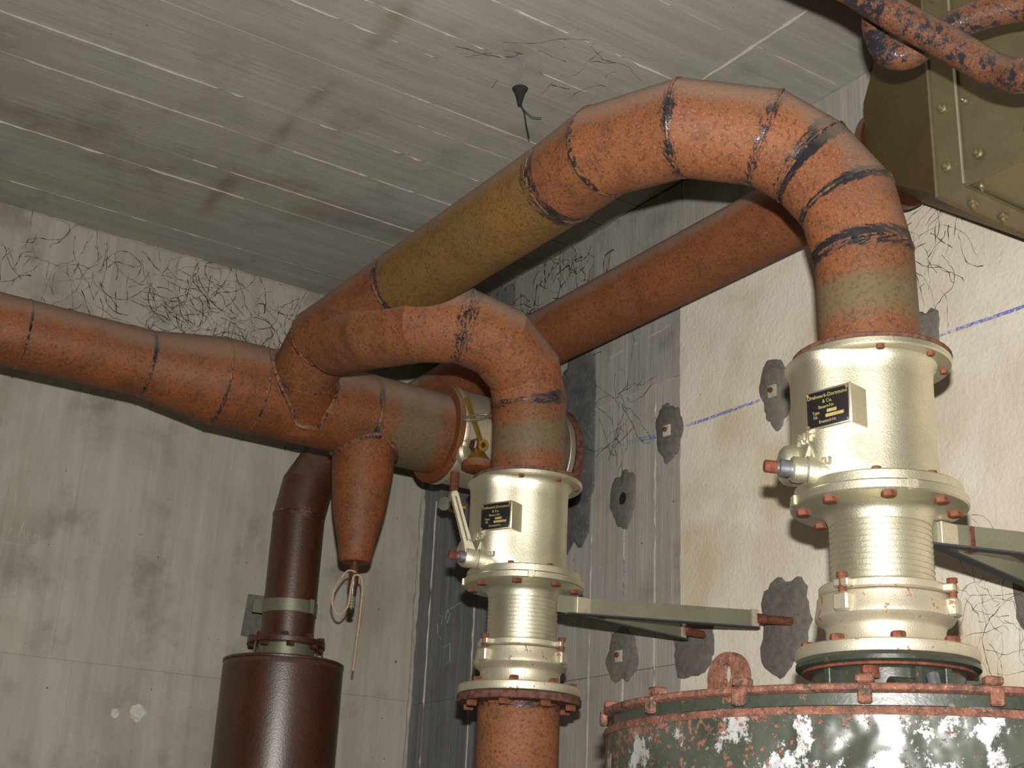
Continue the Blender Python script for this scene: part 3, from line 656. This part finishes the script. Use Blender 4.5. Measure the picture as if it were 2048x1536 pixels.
child('wall_stub', MB().lathe([(0.10, 0.37), (0.10, 0.45)], o3, (1, 0, 0)), M_RUST_MANI, v3)
pv = V(1.727, 2.862, 1.052)
hb = child('hinge_block', MB().lathe([(0.032, 0), (0.030, 0.016), (0.022, 0.022), (0.022, 0.034)], V(1.727, 2.905, 1.045), (0.25, -0.95, -0.1), 24), M_SILVER_W, v3)
cone = MB().lathe([(0.040, -0.010), (0.041, 0.0), (0.036, 0.012), (0.022, 0.028), (0.014, 0.042)], V(1.742, 2.852, 1.000), (0, 0, 1), 28)
child('gland_cone', cone, M_BRASS, v3)
child('rusty_skirt', MB().lathe([(0.036, -0.014), (0.0425, -0.010), (0.0425, 0.002), (0.038, 0.010)], V(1.742, 2.852, 1.000), (0, 0, 1), 28), M_RUST_MANI, v3)
child('spindle_nut', MB().lathe([(0.020, 0), (0.020, 0.020), (0.016, 0.023)], V(1.735, 2.862, 1.055), (0.2, -0.9, -0.2), 6), M_RUST_DARK, v3)
child('spindle_eye', MB().lathe([(0.007, 0), (0.0155, 0.0), (0.0155, 0.012), (0.007, 0.012)], V(1.742, 2.838, 1.052), (-0.05, -0.95, -0.25), 20, closed=True), M_BRASS, v3)
lv3 = MB().bar((1.738, 2.835, 1.060), (1.700, 2.858, 1.180), 0.013, 0.007, (0, -1, 0), 0.001)
lever3 = child('lever', lv3, M_BRASS, v3, label='brass lever arm')
loop = []
for q in range(24):
    a = 2*PI*q/24; loop.append(V(1.722, 2.838, 1.124) + V(0.92, -0.2, 0.32)*0.036*math.cos(a) + V(0.1, -0.55, -0.5)*0.015*math.sin(a))
child('stop_link', MB().tube(loop, 0.0035, 7, closed=True), M_STRAP, v3)
child('wing_nut', MB().lathe([(0.008, 0), (0.008, 0.016)], V(1.757, 2.83, 1.132), (0.5, -0.8, 0), 10).box((1.763, 2.825, 1.150), 0.012, 0.007, 0.030).box((1.775, 2.825, 1.122), 0.022, 0.007, 0.012), M_BOLT, v3)
# drain cock under valve 3
dc = child('drain_stub', MB().lathe([(0.012, -0.175), (0.012, -0.12)], (1.722, 2.93, MZ), (0, 0, 1), 16), M_BOLT, v3)
child('union_nut', MB().lathe([(0.013, 0), (0.0165, 0.003), (0.0165, 0.022), (0.014, 0.025)], (1.722, 2.93, MZ-0.199), (0, 0, 1), 8), M_STRAP, v3)
child('cock_body', MB().lathe([(0.010, 0), (0.0145, 0.004), (0.0145, 0.022), (0.012, 0.028)], (1.722, 2.93, MZ-0.226), (0, 0, 1), 16).tube([(1.722, 2.93, MZ-0.213), (1.752, 2.92, MZ-0.213)], 0.009, 10), M_BRASS, v3)
child('thumb_screw', MB().tube([(1.72, 2.93, MZ-0.213), (1.695, 2.925, MZ-0.213)], 0.0045, 8).lathe([(0.004, 0), (0.018, 0.001), (0.018, 0.005), (0.004, 0.006)], (1.694, 2.925, MZ-0.213), (-0.75, -0.6, 0), 16), M_STRAP, v3)

# ------------------------------------------------------------------ standpipe under the middle coupling
zb = Z2-0.453
sp = thing('standpipe', 'orange rusty standpipe with bolted flange below the middle coupling', 'pipe', (C2.x, C2.y, ZF))
pipe(sp, [(C2.x, C2.y, ZF+0.012), (C2.x, C2.y, zb-0.014)], [0.084, 0.084], M_RUST, [True, True], name='pipe_run')
sf = child('flange', MB().ring_band(0.080, 0.127, -0.016, -0.001, (C2.x, C2.y, zb)), M_RUST_RING, sp)
bolt_circle(sf, 'nut', V(C2.x, C2.y, zb-0.016), (0, 0, -1), 0.108, 8, 0.0115, 0.011, M_BOLT, a0=math.radians(140))
child('floor_flange', MB().ring_band(0.088, 0.15, 0.001, 0.016, (C2.x, C2.y, ZF)), M_RUST_RING, sp)

# ------------------------------------------------------------------ wall pipe running round the corner and down
wp = thing('wall_air_pipe', 'rust-brown pipe along the right wall, turning the corner and dropping to the cylinder', 'pipe', (1.60, 3.62, 0.61))
LX, LY, LR = 1.598, 3.622, 0.0765
wpts = [(1.936, 1.615, 1.408), (1.936, 3.28, 1.402), (1.925, 3.42, 1.385), (1.86, 3.545, 1.335), (1.755, 3.605, 1.26), (1.665, LY, 1.165), (1.615, LY, 1.08), (LX, LY, 0.985), (LX, LY, 0.612)]
pipe(wp, wpts, [PR, PR, PR, 0.080, 0.079, 0.078, 0.077, LR, LR], [M_RUST_WALL, M_RUST_WALL, M_RUST_WALL, M_RUST_DARK, M_RUST_DARK, M_RUST_DARK, M_RUST_DARK, M_RUST_DARK], [False, False, False, False, False, False, False, True, False])
child('flange', MB().ring_band(0.08, 0.106, 1.600, 1.618, (1.936, 0, 1.408), (0, 1, 0)), M_RUST_DARK, wp)
cl = child('pipe_clamp', MB().ring_band(0.0765, 0.0795, 0.690, 0.728, (LX, LY, 0)), M_STRAP, wp, label='olive steel strap clamp')
child('clamp_tab', MB().box((LX-0.085, LY+0.03, 0.709), 0.035, 0.004, 0.038), M_STRAP, cl)
child('clamp_buckle', MB().box((LX+0.03, LY-0.081, 0.709), 0.012, 0.012, 0.04), M_STRAP, cl)
lf = child('flange', MB().ring_band(0.074, 0.112, 0.600, 0.616, (LX, LY, 0)), M_RUST_DARK, wp)
for zc, dd in ((0.616, (0, 0, 1)), (0.600, (0, 0, -1))): bolt_circle(lf, 'nut', V(LX, LY, zc), dd, 0.098, 8, 0.0125, 0.012, M_RUST_DARK, a0=0.3)

# ------------------------------------------------------------------ dark cylinder (air cylinder) at the back wall
cyl = thing('air_cylinder', 'dark red-brown upright steel cylinder hanging under the pipe at the back wall', 'cylinder', (LX-0.003, LY-0.003, ZF))
cx, cyy = LX-0.003, LY-0.003
child('shell', MB().lathe([(0.168, ZF+0.25), (0.171, ZF+0.256), (0.171, 0.528), (0.1705, 0.540), (0.167, 0.548)], (cx, cyy, 0), seg=72), M_RUST_DARK, cyl)
child('lid', MB().lathe([(0.167, 0.545), (0.1725, 0.547), (0.1725, 0.552), (0.165, 0.556), (0.10, 0.560), (0.086, 0.562)], (cx, cyy, 0), seg=72), M_RUST_DARK, cyl)
child('neck', MB().lathe([(0.084, 0.556), (0.084, 0.600)], (LX, LY, 0)), M_STRAP, cyl)
for a in (-2.9, -0.25):
    p = V(LX+0.10*math.cos(a), LY+0.10*math.sin(a), 0)
    for s_ in (-1, 1):
        child('tie_bolt', MB().tube([p+V(s_*0.012, 0, 0.553), p+V(s_*0.007, 0, 0.602)], 0.003, 6), M_STEEL, cyl)
for a in (0, 2.09, 4.19):
    p = V(cx+0.12*math.cos(a+0.5), cyy+0.12*math.sin(a+0.5), 0)
    child('leg', MB().box(p+V(0, 0, ZF+0.127), 0.03, 0.03, 0.25), M_RUST_DARK, cyl)

# ------------------------------------------------------------------ drum with its inlet casting
DZ = 0.222; DR = 0.392
dr = thing('filter_drum', 'large drum in chipped dark green enamel with rusty clamped lid rim', 'drum', (C1.x, C1.y, ZF))
BASES[dr] = V(C1.x, C1.y, DZ); dr.location = V(C1.x, C1.y, DZ+Z0)
o1 = V(C1.x, C1.y, DZ)
pr = [(DR-0.02, ZF-DZ+0.002), (DR, ZF-DZ+0.01)] + [(DR, ZF-DZ+0.05+i*(Z0+DZ-0.12)/20) for i in range(21)] + [(DR, -0.030), (DR+0.001, -0.026), (DR-0.004, -0.023)]
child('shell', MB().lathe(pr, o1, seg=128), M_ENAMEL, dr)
child('lid', MB().lathe([(DR-0.004, -0.024), (DR-0.004, -0.010), (DR-0.004, -0.004), (0.30, -0.002), (0.13, 0.0)], o1, seg=128), M_CAST, dr)
rim = child('lid_rim', MB().lathe([(DR-0.006, -0.010), (DR+0.005, -0.009), (DR+0.008, -0.007), (DR+0.008, -0.002), (DR+0.006, 0.0), (DR-0.006, 0.0)], o1, seg=128, closed=True), M_RIM, dr)
child('shell_rim', MB().lathe([(DR-0.002, -0.034), (DR+0.002, -0.034), (DR+0.004, -0.030), (DR+0.002, -0.025), (DR-0.002, -0.025)], o1, seg=128, closed=True), M_RIM, dr)
for deg in (175, -164, -142.5, -122, -102, -82, -62, -40, -20, 0, 30, 60, 90, 120, 150):
    r = math.radians(deg); n_ = V(math.cos(r), math.sin(r), 0); R = Matrix.Rotation(r, 3, 'Z')
    k = child('rim_clip', MB().box(o1+n_*(DR+0.006)+V(0, 0, -0.012), 0.009, 0.016, 0.021, R, 0.002), M_RIM, dr)
    child('clip_bolt', MB().box(o1+n_*(DR-0.004)+V(0, 0, 0.006), 0.018, 0.020, 0.010, R, 0.002), M_RIM, k)
# lifting eyes on the lid
for deg in (180, 0):
    r = math.radians(deg); n_ = V(math.cos(r), math.sin(r), 0); tn = V(-math.sin(r), math.cos(r), 0)
    c = o1 + n_*(DR-0.10) + V(0, 0, 0.004)
    outer = [(-0.036, 0), (-0.034, 0.03), (-0.026, 0.048), (-0.010, 0.057), (0.010, 0.057), (0.026, 0.048), (0.034, 0.03), (0.036, 0)]
    n = 24; ol = []; il = []
    for i in range(n):
        a = 2*PI*i/n; ox, oz = 0.036*math.cos(a), 0.026+0.032*math.sin(a)
        if math.sin(a) < -0.3: oz = -0.004; ox = 0.040*math.copysign(min(1, abs(math.cos(a))*1.3), math.cos(a))
        ol.append((ox, oz)); il.append((0.009*math.cos(a), 0.030+0.014*math.sin(a)))
    rr = [[c+tn*p[0]+V(0, 0, p[1])+n_*h for p in pl] for pl, h in ((il, 0), (ol, 0), (ol, 0.010), (il, 0.010))]
    child('lifting_eye', MB().rings(rr, closed=True), M_RIM, dr)
# inlet casting between lid and coupling
ci = child('inlet_casting', MB().lathe([(0.104, -0.004), (0.104, 0.062), (0.110, 0.068), (0.124, 0.0695), (0.126, 0.071), (0.126, 0.0765), (0.08, 0.0785)], o1, seg=64), M_CAST, dr)
child('rust_band', MB().ring_band(0.10, 0.119, 0.0645, 0.0685, o1), M_BOLT, ci)
def polar(deg, r_, z): a = math.radians(deg); return o1 + V(r_*math.cos(a), r_*math.sin(a), z)
for deg in (-178, -120, -100, -40, 20, 80):
    R = Matrix.Rotation(math.radians(deg), 3, 'Z')
    child('cast_web', MB().box(polar(deg, 0.110, 0.030), 0.030, 0.010, 0.064, R, 0.001), M_CAST, ci)
tn = math.radians(-118+180)
child('socket_boss', MB().lathe([(0.008, -0.004), (0.016, -0.004), (0.021, 0.0), (0.021, 0.03), (0.012, 0.03)], polar(-125, 0.128, 0.024), V(math.cos(math.radians(-205)), math.sin(math.radians(-205)), 0), 24), M_CAST, ci)
child('swing_bolt', MB().tube([polar(-112, 0.125, 0.050), polar(-113, 0.140, 0.022), polar(-110, 0.155, 0.006), polar(-104, 0.175, 0.004)], [0.009, 0.008, 0.010, 0.010], 10), M_STEEL, ci)
child('latch_block', MB().box(polar(-92, 0.150, 0.020), 0.045, 0.03, 0.036, Matrix.Rotation(math.radians(-92), 3, 'Z'), 0.004).box(polar(-80, 0.165, 0.018), 0.04, 0.035, 0.032, Matrix.Rotation(math.radians(-80), 3, 'Z'), 0.006), M_CAST, ci)
child('flange_nut', hexhead(polar(-150, 0.116, 0.052), (0, 0, 1), 0.0125, 0.010), M_BOLT, ci)
child('flange_nut', hexhead(polar(-150, 0.112, 0.046), (0, 0, 1), 0.0125, 0.009), M_BOLT, ci)
child('latch_rod', MB().tube([polar(-85, 0.18, 0.012), polar(-70, 0.24, 0.012)], 0.005, 8).lathe([(0.012, 0), (0.014, 0.012), (0.008, 0.020)], polar(-68, 0.25, 0.0), (0, 0, 1), 12), M_STEEL, dr)
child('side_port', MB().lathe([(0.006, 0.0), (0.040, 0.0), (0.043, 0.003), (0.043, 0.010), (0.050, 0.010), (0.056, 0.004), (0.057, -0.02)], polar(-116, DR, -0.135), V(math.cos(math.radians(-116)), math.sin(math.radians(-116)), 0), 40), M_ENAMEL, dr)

# ------------------------------------------------------------------ wall brackets holding the columns
def bracket(label, tip, ends, h=0.036):
    t = thing('wall_bracket', label, 'bracket', (XP, (ends[0][1]+ends[1][1])/2, tip[2]), 'strap brackets on the right wall')
    tip = Vector(tip)
    for i, e in enumerate(ends):
        e = Vector(e); d = (e-tip).normalized(); k = e - d*0.085
        pts = [tip + V(-0.02, 0.01, 0), tip + V(0.05, -0.004+0.012*i, 0), k]
        sd = d.cross(V(0, 0, 1)); rr = []
        for p in pts: rr.append([p+sd*0.0035+V(0, 0, h/2), p-sd*0.0035+V(0, 0, h/2), p-sd*0.0035-V(0, 0, h/2), p+sd*0.0035-V(0, 0, h/2)])
        s_ = child('strap', MB().rings(rr), M_STRAP, t)
        child('strap_end', MB().bar(k-d*0.016, k, 0.011, h*1.08, (0, 0, 1)), M_SILVER_W, s_)
        child('anchor_rod', MB().lathe([(0.012, -0.004), (0.012, 0.012), (0.0095, 0.02), (0.0095, 0.095)], k, d, 14), M_BOLT, s_)
        child('foot_strip', MB().bar(tip+V(0.0, 0.0, -h/2-0.002)+sd*0.004, k+V(0, 0, -h/2-0.002)+sd*0.004, 0.016, 0.003, (0, 0, 1)), M_MARK, s_)
    child('clamp_plate', MB().box(tip+V(0.045, -0.002, 0.0), 0.05, 0.014, h, None, 0.001), M_SILVER_W, t)
    child('rust_stripe', MB().box(tip+V(0.085, -0.008, 0.0), 0.016, 0.016, h*1.02), M_BOLT, t)
    return t
bracket('forked grey-green strap bracket between the middle column and the wall', (1.618, 2.262, 0.540), ((2.118, 2.112, 0.552), (2.118, 2.402, 0.556)))
bracket('forked grey-green strap bracket beside the ribbed coupling over the green drum', (1.555, 1.272, 0.503), ((2.118, 1.15, 0.52), (2.118, 1.44, 0.52)))

# ------------------------------------------------------------------ sheet-metal duct in the upper right
du = thing('sheet_metal_duct', 'olive sheet-metal duct with riveted flanges and tapered end, upper right under ceiling', 'duct', (1.92, 1.32, 1.125))
Y1, Y2 = 1.32, 1.60
near = [V(1.70, Y1, 1.125), V(2.112, Y1, 1.125), V(2.112, Y1, 1.74), V(1.70, Y1, 1.74)]
far = [V(1.845, Y2, 1.33), V(2.03, Y2, 1.33), V(2.03, Y2, 1.50), V(1.845, Y2, 1.50)]
child('tapered_end', MB().rings([near, far]), M_DUCT_B, du)
child('duct_body', boxm(1.705, 2.112, -1.2, Y1-0.001, 1.130, 1.735), M_DUCT, du)
sf = child('corner_strip', boxm(1.6985, 1.7045, Y1-0.052, Y1+0.003, 1.121, 1.742), M_DUCT, du)
child('strip_bead', MB().tube([(1.699, Y1-0.052, 1.125), (1.699, Y1-0.052, 1.74)], 0.003, 8), M_SILVER, sf)
child('edge_bead', MB().tube([(1.697, Y1+0.002, 1.120), (1.697, Y1+0.002, 1.742)], 0.0035, 8), M_DUCT, sf)
bs = child('bottom_strip', boxm(1.698, 2.112, Y1-0.05, Y1+0.003, 1.121, 1.1275), M_DUCT, du)
ls = child('lower_strip', boxm(1.7005, 1.7045, -1.2, Y1-0.054, 1.121, 1.150), M_DUCT, du)
child('edge_bead', MB().tube([(1.698, Y1+0.002, 1.121), (2.112, Y1+0.002, 1.121)], 0.0035, 8), M_DUCT_B, bs)
r0 = None
def rivet(p, d, r=0.010):
    return child('rivet', MB().lathe([(r, 0), (r, 0.003), (r*0.75, 0.005), (r*0.62, 0.0055), (r*0.55, 0.010), (r*0.2, 0.012)], p, d, 12), M_DUCT, du)
for z in (1.170, 1.285, 1.40, 1.515, 1.63): rivet((1.6985, Y1-0.022, z), (-1, 0, 0))
for z in (1.28, 1.395, 1.51): rivet((1.704, Y1-0.066, z), (-1, 0, 0), 0.006)
for y in (1.235, 1.135, 1.03, 0.92): rivet((1.7005, y, 1.168), (-1, 0, 0))
for x in (1.76, 1.84, 1.94, 2.04): rivet((x, Y1-0.022, 1.121), (0, 0, -1))
for x in (1.735, 1.88): rivet((x, Y1-0.06, 1.130), (0, 0, -1), 0.006)

# two thin rusty pipes in front of the duct
def thin(name, label, pts, r, seams):
    t = thing(name, label, 'pipe', pts[0], 'thin rusty pipes below the ceiling, upper right')
    sm = smooth_path(pts, 5); step_ = 5
    rings = mitre(sm, [r]*len(sm), 20); nseg = len(pts)-1
    for i in range(nseg):
        seg_r = rings[i*step_:(i+1)*step_+1]
        da = []; 
        m = MB().rings(seg_r, i == 0, i == nseg-1, da=[1.0]*(20*len(seg_r)), db=[1.0]*(20*len(seg_r))); m.pt = 0.25 if i % 3 else 0.31
        child('pipe_segment', m, M_RUST_SMALL, t, ang=60)
    return t
A = [V(1.03, 1.20, ZC-0.002), V(1.05, 1.19, 1.60), V(1.09, 1.165, 1.30)] + [V(1.231, 1.079, 1.196), V(1.272, 1.038, 1.144), V(1.323, 0.990, 1.090), V(1.351, 0.953, 1.046), V(1.357, 0.932, 1.028), V(1.352, 0.894, 1.007), V(1.370, 0.805, 1.009), V(1.434, 0.644, 1.052)]
thin('thin_rusty_pipe', 'straight thin rusty pipe slanting across the front of the duct', A, 0.0235, True)
B = [V(1.345, 1.148, ZC-0.002), V(1.345, 1.148, 1.45)] + [V(1.340, 1.128, 1.243), V(1.352, 1.136, 1.207), V(1.365, 1.130, 1.173), V(1.382, 1.110, 1.165), V(1.399, 1.079, 1.181), V(1.417, 1.036, 1.194), V(1.435, 0.998, 1.197), V(1.457, 0.960, 1.195), V(1.504, 0.876, 1.172), V(1.622, 0.735, 1.146)]
thin('thin_rusty_pipe', 'bent thin rusty pipe with an elbow hooking behind the slanting pipe', B, 0.0230, True)

# ------------------------------------------------------------------ cobwebs and small marks
def web(name, label, center, spread, n, plane, seed, mat=M_WEB, r=(0.0004, 0.0010), seglen=0.011, steps=(4, 20), off=0.006, grav=0.0, more=()):
    """sooty threads wandering close to a surface; plane = (u, w, normal); more = further clusters (centre, spread, n)"""
    m = MB()
    for c_, sp_, n_ in ((center, spread, n),)+tuple(more): web_cluster(m, c_, sp_, n_, plane, seed+n_, r, seglen, steps, off, grav)
    return tag(obj(name, m, mat, None, center), label, 'cobweb', kind='stuff')
def web_cluster(m, center, spread, n, plane, seed, r, seglen, steps, off, grav):
    rd = random.Random(seed); u, w, nn = (Vector(p) for p in plane); c = Vector(center)
    for _ in range(n):
        p = c + u*rd.gauss(0, spread[0]) + w*rd.gauss(0, spread[1]) + nn*rd.uniform(0.002, off)
        a = rd.uniform(0, 2*PI); pts = [p]; k = rd.randint(*steps); bend = rd.gauss(0, 0.07)
        for q in range(k):
            a += bend + rd.gauss(0, 0.22); p = p + u*math.cos(a)*seglen*rd.uniform(0.5, 1.4) + w*math.sin(a)*seglen*rd.uniform(0.5, 1.4) + nn*rd.uniform(-0.001, 0.001) - V(0, 0, grav)
            if (p-c).dot(nn) < 0.0015: p = p + nn*0.002
            pts.append(p)
        r0_ = rd.uniform(*r); m.tube(pts, [r0_*rd.choice((0.35, 0.5, 0.7, 1.0, 1.7)) for _ in pts], 3, cap=False)
BP = ((1, 0, 0), (0, 0, 1), (0, -1, 0)); RP = ((0, 1, 0), (0, 0, 1), (-1, 0, 0)); CP = ((1, 0, 0), (0, 1, 0), (0, 0, -1))
web('cobweb', 'long black sooty cobweb tangle along the top of the back wall', (1.27, YB-0.003, 1.60), (0.15, 0.07), 150, BP, 1,
    more=(((0.84, YB-0.003, 1.62), (0.16, 0.06), 45), ((1.50, YB-0.003, 1.57), (0.06, 0.09), 40), ((1.72, YB-0.003, 1.50), (0.10, 0.08), 50)))
web('cobweb', 'dark cobweb in the room corner above the wall pipe', (XW-0.003, 3.15, 1.66), (0.30, 0.08), 80, RP, 4, r=(0.0006, 0.0012))
web('cobweb', 'fine cobweb threads on the ceiling above the big arch', (1.60, 2.25, ZC-0.003), (0.14, 0.07), 18, CP, 6, M_WEB_G, r=(0.0003, 0.0006), off=0.003)
web('cobweb', 'fine dark threads on the plaster right of the big arch', (XP-0.002, 1.72, 1.28), (0.07, 0.06), 40, RP, 7, M_WEB_G, r=(0.0004, 0.0008))
web('cobweb', 'grey cobweb haze on the plaster under the right bracket', (XP-0.002, 1.60, 0.50), (0.06, 0.06), 45, RP, 8, M_WEB_G, r=(0.0002, 0.0005))
web('cobweb', 'short cobweb threads beside the dark wall patch', (XW-0.006, 2.73, 1.15), (0.03, 0.09), 26, RP, 9, M_WEB_G, r=(0.0004, 0.0008))
# funnel web hanging from the ceiling
fw = V(1.51, 2.368, ZC-0.004); m = MB()
m.lathe([(0.020, 0.0), (0.013, 0.012), (0.008, 0.03), (0.005, 0.045)], fw, (0.02, 0, -1), 12)
m.tube(smooth_path([fw+V(0, 0, -0.04), fw+V(0.008, -0.01, -0.065), fw+V(0.012, -0.015, -0.10), fw+V(0.02, -0.02, -0.14)], 5), 0.0014, 5)
m.tube(smooth_path([fw+V(0.006, -0.008, -0.058), fw+V(0.03, -0.012, -0.072), fw+V(0.055, -0.016, -0.068)], 5), 0.0011, 5)
tag(obj('cobweb', m, M_WEB, None, fw), 'dark funnel-shaped cobweb hanging from the ceiling above the big arch', 'cobweb')
# chalk handwriting on the back wall
hw = [[(-.004, .012), (-.012, .016), (-.016, .004), (-.010, -.004), (0, 0)], [(.012, .034), (.004, -.006)], [(.006, .004), (.014, .014), (.018, .004), (.018, -.004)], [(.024, .006), (.030, .010), (.028, .014), (.024, .010), (.024, 0), (.030, -.004), (.036, 0)], [(.040, .012), (.040, -.004)], [(.040, .006), (.048, .010), (.052, .002), (.052, -.004), (.060, 0), (.066, .004)]]
hwo = V(0.842, YB-0.0012, 0.830); m = MB()
for stk in hw:
    m.tube([hwo + V(p[0]*1.25, 0, p[1]*1.25) for p in stk], 0.0009, 4)
m.tube([hwo + V(-0.03, 0, -0.022), hwo + V(0.03, 0, -0.021), hwo + V(0.07, 0, -0.014)], 0.0007, 4)
child('chalk_handwriting', m, M_CHALK, wall_back, label='faint pale chalk handwriting with an underline')
# scribbled chalk on the right wall by the corner
m = MB()
for stk in ([(3.66, .77), (3.63, .76), (3.635, .735), (3.66, .74), (3.65, .70), (3.63, .69)], [(3.60, .775), (3.585, .76), (3.60, .735), (3.615, .75), (3.60, .775), (3.52, .79)], [(3.62, .66), (3.575, .67), (3.57, .615), (3.60, .61)]):
    m.tube([V(XW-0.001, p[0], p[1]) for p in stk], 0.0007, 4)
child('chalk_scribble', m, M_CHALK, wall_right, label='faint chalk scribble')
# rust-brown drips and white splashes on the back wall
for x, z, r_, mt in ((1.187, 0.384, 0.013, M_CHALK), (1.25, 0.392, 0.024, M_CHALK)):
    rd = random.Random(int(x*100)); n = 16
    poly = [(r_*math.cos(2*PI*i/n)*rd.uniform(0.7, 1.15), r_*math.sin(2*PI*i/n)*rd.uniform(0.7, 1.15)) for i in range(n)]
    child('plaster_splash', MB().prism(poly, (x, YB-0.0015, z), (1, 0, 0), (0, 0, 1), (0, 1, 0), 0.003), mt, wall_back)
